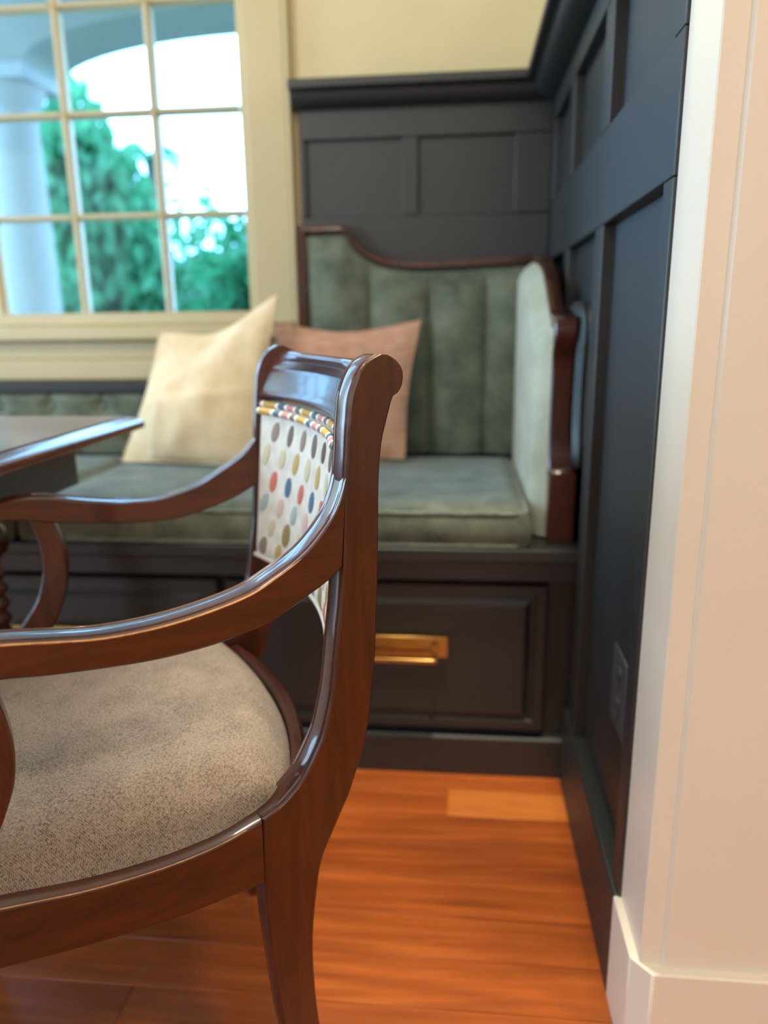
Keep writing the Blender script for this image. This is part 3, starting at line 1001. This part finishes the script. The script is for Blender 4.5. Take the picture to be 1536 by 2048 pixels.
ARA = [(0.0131, 0.7794), (0.0178, 0.763), (0.0278, 0.7423), (0.0477, 0.7196), (0.0655, 0.7057), (0.0879, 0.6934), (0.1131, 0.6819), (0.1508, 0.6733), (0.1953, 0.6678), (0.2416, 0.6676), (0.2813, 0.6729), (0.3186, 0.6786), (0.350, 0.680), (0.375, 0.676), (0.396, 0.664)]
ARB = [(0.0204, 0.6896), (0.0281, 0.6833), (0.041, 0.6754), (0.0553, 0.668), (0.0813, 0.6549), (0.1036, 0.6464), (0.1298, 0.6411), (0.1579, 0.6371), (0.2023, 0.6354), (0.2477, 0.638), (0.2864, 0.6416), (0.3226, 0.6467), (0.350, 0.648), (0.368, 0.646), (0.380, 0.642)]
FARA = [(0.0079, 0.7749), (0.0160, 0.760), (0.0262, 0.7467), (0.0400, 0.735), (0.0631, 0.7203), (0.0993, 0.6993), (0.1486, 0.6843), (0.1959, 0.6819), (0.2477, 0.6872), (0.298, 0.6957), (0.3355, 0.6969), (0.365, 0.692), (0.388, 0.680)]
FARB = [(0.0163, 0.6968), (0.0270, 0.690), (0.0443, 0.6804), (0.060, 0.674), (0.0806, 0.6665), (0.1233, 0.6549), (0.1716, 0.6513), (0.2249, 0.654), (0.2831, 0.6586), (0.3264, 0.6653), (0.345, 0.666), (0.362, 0.665), (0.374, 0.660)]
SUR_N = [(0.328, 0.647), (0.3251, 0.6262), (0.3217, 0.6069), (0.3194, 0.5866), (0.3205, 0.568), (0.3239, 0.5499), (0.3301, 0.5326), (0.3394, 0.5115), (0.358, 0.480), (0.378, 0.447)]
SUF_N = [(0.362, 0.648), (0.358, 0.6262), (0.354, 0.6069), (0.352, 0.5866), (0.354, 0.568), (0.358, 0.5499), (0.365, 0.5326), (0.375, 0.5115), (0.393, 0.485), (0.415, 0.455)]
SUR_F = [(0.2970, 0.664), (0.2925, 0.650), (0.2856, 0.6280), (0.2844, 0.5987), (0.2876, 0.5695), (0.296, 0.5405), (0.3091, 0.5117), (0.332, 0.478), (0.360, 0.446)]
SUF_F = [(0.3260, 0.667), (0.3210, 0.650), (0.3160, 0.6280), (0.3149, 0.6000), (0.3190, 0.5763), (0.3283, 0.5502), (0.3465, 0.5223), (0.372, 0.490), (0.400, 0.455)]
RAA = [(0.1149, 0.4427), (0.1501, 0.4332), (0.1842, 0.4285), (0.2266, 0.4274), (0.2763, 0.4304), (0.3132, 0.4358), (0.3482, 0.4414), (0.385, 0.447), (0.425, 0.452)]
RAB = [(0.1160, 0.3674), (0.1543, 0.3674), (0.1800, 0.3662), (0.2212, 0.3670), (0.2624, 0.3697), (0.3107, 0.3751), (0.3557, 0.3812), (0.390, 0.386), (0.425, 0.390)]


def cpart(name, mb, mat, parent=None, flat=False, **k):
    o = build(name, mb, mat, parent or chair, **k)
    if flat:                                          # the broad sides of the frame are dead flat
        for f in o.data.polygons:
            if abs(f.normal.y) > 0.98:
                f.use_smooth = False
    return o


for side, pt in (('near', near_pt), ('far', far_pt)):
    st = cpart('rear_stile', loft(catmull(STA, 3), catmull(STB, 3), pt), M['mahog'], smooth=38, flat=True)
    cpart('rear_leg', loft(catmull(LEA, 3), catmull(LEB, 3), pt, PROF_ROUND[::-1], PROF_ROUND), M['mahog'], smooth=38, flat=True)
    A, B = (ARA, ARB) if side == 'near' else (FARA, FARB)
    cpart('arm', loft(catmull(A, 4), catmull(B, 4), pt), M['mahog_flat'], smooth=38, flat=True)
    A, B = (SUF_N, SUR_N) if side == 'near' else (SUF_F, SUR_F)
    inset = lambda u, t, z, pt=pt: pt(u, t * 0.86 + 0.0024, z)
    cpart('arm_support', loft(catmull(A, 4), catmull(B, 4), inset, PROF_ROUND[::-1], PROF_ROUND), M['mahog'], smooth=38, flat=True)
    # edges rubbed down to the bare wood
    A = catmull(ARA if side == 'near' else FARA, 4)[10:]
    cpart('worn_edge', MB().tube([pt(u, 0.0006, z - 0.0022) for u, z in A], [0.0002 + 0.0011 * smoothstep(0, 14, k + mnoise.noise(Vector((k * 0.7, 2, 0))) * 4) for k in range(len(A))], 6), M['worn'], smooth=60)
    A = catmull(RAA, 4)[2:]
    cpart('worn_edge', MB().tube([pt(u, 0.0009, z - 0.0011) for u, z in A], 0.0006, 6), M['worn'], smooth=60)
    cpart('seat_rail', loft(catmull(RAA, 4), catmull(RAB, 4), pt, PROF_ROUND[::-1], PROF_ROUND), M['mahog_flat'], smooth=38, flat=True)
    flA = catmull([(0.465, 0.452), (0.468, 0.38), (0.468, 0.30), (0.478, 0.20), (0.500, 0.09), (0.530, 0.0)], 4)
    flB = catmull([(0.4255, 0.452), (0.4265, 0.38), (0.430, 0.30), (0.442, 0.20), (0.466, 0.09), (0.500, 0.0)], 4)
    cpart('front_leg', loft(flA, flB, pt, PROF_ROUND[::-1], PROF_ROUND), M['mahog'], smooth=38, flat=True)


def bow(l):
    """plan curve of the back between the stiles"""
    t = (l - WC / 2) / (WC / 2 - TH)
    return 0.028 * (1 - min(1, abs(t) ** 2.2))


def back_s(l, z):
    return 0.003 + (0.815 - z) * 0.090 - bow(l)


# rear seat rail, bowed
rails = []
for i in range(21):
    l = lerp(0.030, WC - 0.030, i / 20)
    t = (l - WC / 2) / (WC / 2)
    s0 = 0.026 + 0.044 * t * t
    rails.append([(s0 + 0.000, -l, 0.385), (s0 + 0.000, -l, 0.449), (s0 + 0.004, -l, 0.453), (s0 + 0.013, -l, 0.453), (s0 + 0.017, -l, 0.449), (s0 + 0.017, -l, 0.385)])
cpart('seat_rail', MB().rings(rails), M['crest'], smooth=35)
fw = 0.47 * sn
cpart('seat_rail', MB().box(0.432, 0.458, -(WC + fw - 0.034), fw - 0.034, 0.385, 0.450), M['mahog'], bevel=0.003)

# upholstered seat
def seat_edges(v):
    """v 0 near .. 1 far : rear s, front s"""
    t = 2 * v - 1
    return 0.0445 + 0.042 * abs(t) ** 2.2, 0.430


def seat(u, v, top=True):
    r, f = seat_edges(v)
    s = lerp(r, f, u)
    half = WC / 2 - 0.014 + s * math.tan(SPL) * 0.98
    l = WC / 2 + (2 * v - 1) * half
    # round the back corners
    e_side = (1 - abs(2 * v - 1)) * half
    e = min(e_side, (s - r), (f - s))
    rim = interp([(0, 0.442), (0.11, 0.4415), (0.18, 0.4285), (0.23, 0.4275), (0.28, 0.4305), (0.35, 0.4415), (0.43, 0.450)], s) - 0.006
    k = 1 - (1 - min(1, max(0, e / 0.060))) ** 2.6
    crown = 0.486 + 0.010 * math.sin(PI * u) * math.sin(PI * v)
    z = lerp(rim, crown, k)
    if not top:
        z = rim - 0.02
    z += 0.0012 * mnoise.noise(Vector((s * 22, l * 22, 0.3))) * k
    return s, -l, z
sm_ = MB().grid(seat, 44, 48).grid(lambda u, v: seat(u, v, False), 44, 48)
N1 = 44
border = [(i / N1, 0) for i in range(N1)] + [(1, j / 48) for j in range(48)] + [(1 - i / N1, 1) for i in range(N1)] + [(0, 1 - j / 48) for j in range(48)]
sm_.rings([[seat(u, v, True) for u, v in border], [seat(u, v, False) for u, v in border]], cap=False)
cpart('seat_cushion', sm_, M['seat'], smooth=70)

# crest rail: a scrolled board between the stile heads
CR = [(0.000, 0.822), (0.0035, 0.8235), (0.004, 0.826), (0.001, 0.828), (-0.0005, 0.8300), (-0.0022, 0.8355), (-0.0039, 0.8405), (-0.0058, 0.8455), (-0.0079, 0.8505),
      (-0.0102, 0.8555), (-0.0127, 0.8605), (-0.0136, 0.8612), (-0.0140, 0.8640), (-0.0172, 0.8685), (-0.0204, 0.8720), (-0.0214, 0.8724), (-0.0220, 0.8748), (-0.0258, 0.8795),
      (-0.0310, 0.8832), (-0.0360, 0.8842), (-0.0410, 0.8812), (-0.0440, 0.8735), (-0.0430, 0.8660), (-0.0385, 0.8605), (-0.0325, 0.8575), (-0.0270, 0.8440), (-0.0220, 0.822)]
cr_r = []
for i in range(25):
    l = lerp(TH - 0.004, WC - TH + 0.004, i / 24)
    ring = []
    for s, z in CR:
        k = smoothstep(0.887, 0.858, z)
        ring.append((s + 0.008 - bow(l) * k - 0.004 * (1 - k), -l, z))
    cr_r.append(ring)
cpart('crest_rail', MB().rings(cr_r), M['crest'], smooth=38)

# padded back panel
PL0, PL1, PZ0, PZ1 = TH - 0.006, WC - TH + 0.006, 0.590, 0.816
def panel(l, z, out=0.0):
    e = min(l - PL0, PL1 - l, PZ1 - z, z - PZ0)
    puff = 0.0075 * (1 - (1 - min(1, max(0, e / 0.022))) ** 2)
    return Vector((back_s(l, z) + puff + out, -l, z))
pm = MB().grid(lambda u, v: panel(lerp(PL0, PL1, u), lerp(PZ0, PZ1, v)), 40, 30)
pm.grid(lambda u, v: Vector((back_s(lerp(PL0, PL1, u), lerp(PZ0, PZ1, v)) - 0.016, -lerp(PL0, PL1, u), lerp(PZ0, PZ1, v))), 40, 30)
bd = [(i / 40, 0) for i in range(40)] + [(1, j / 30) for j in range(30)] + [(1 - i / 40, 1) for i in range(40)] + [(0, 1 - j / 30) for j in range(30)]
def pe(u, v, o):
    l, z = lerp(PL0, PL1, u), lerp(PZ0, PZ1, v)
    return Vector((back_s(l, z) + o, -l, z))
pm.rings([[pe(u, v, 0) for u, v in bd], [pe(u, v, -0.016) for u, v in bd]], cap=False)
bp = cpart('back_panel', pm, M['ivory'], smooth=60)
bp['label'] = 'ivory padded back panel embroidered with coloured oval dots'
for dz, ds in ((-0.0035, 0.0055), (-0.0125, 0.0085)):
    cpts = [panel(lerp(PL0 + 0.004, PL1 - 0.004, i / 30), PZ1 + dz) + Vector((ds - 0.004, 0, 0)) for i in range(31)]
    cpart('striped_cord', MB().tube(cpts, 0.0047, 8), M['cord'], bp, smooth=60)
cpts = [panel(lerp(PL0 + 0.004, PL1 - 0.004, i / 30), PZ0 + 0.003) + Vector((0.002, 0, 0)) for i in range(31)]
cpart('piping', MB().tube(cpts, 0.0035, 8), M['ivory'], bp, smooth=60)

ROWS = [
    (0.7775, 0.000, ['slate', 'grey', 'brown', 'grey', 'taupe', 'grey', 'taupe', 'grey']),
    (0.7440, 0.024, ['brown', 'cream', 'gold', 'cream', 'gold', 'cream', 'cream', 'pale']),
    (0.7090, 0.000, ['olive', 'blue', 'red', 'blue', 'red', 'blue', 'red', 'pink']),
    (0.6760, 0.024, ['pink', 'pale', 'teal', 'pink', 'teal', 'pink', 'teal', 'pink']),
    (0.6430, 0.000, ['gold', 'pale', 'cream', 'pale', 'cream', 'olive', 'cream', 'gold']),
    (0.6120, 0.024, ['red', 'olive', 'taupe', 'cream', 'taupe', 'gold', 'taupe', 'gold'])]
dr = random.Random(5)
for zc, off, cols in ROWS:
    for k, cname in enumerate(cols):
        lc = 0.056 + off + 0.0475 * k
        if lc > PL1 - 0.012:
            continue
        big = 1.25 if cname == 'olive' else 1.0
        a_, b_ = 0.0162 * big * dr.uniform(0.92, 1.05), 0.0084 * big * dr.uniform(0.92, 1.08)
        tl = math.radians(30 + dr.uniform(-5, 5))
        dm = MB()
        rgs = []
        for rad, up in ((1.06, -0.0010), (1.0, 0.0009), (0.80, 0.0014)):
            rg = []
            for q in range(16):
                an = 2 * PI * q / 16
                dz_, dl_ = a_ * rad * math.cos(an), b_ * rad * math.sin(an)
                l = lc + dl_ * math.cos(tl) - dz_ * math.sin(tl)
                z = zc + dz_ * math.cos(tl) + dl_ * math.sin(tl)
                rg.append(panel(l, z, up))
            rgs.append(rg)
        dm.rings(rgs)
        cpart('embroidered_oval', dm, M['dot_' + cname], bp, smooth=50)
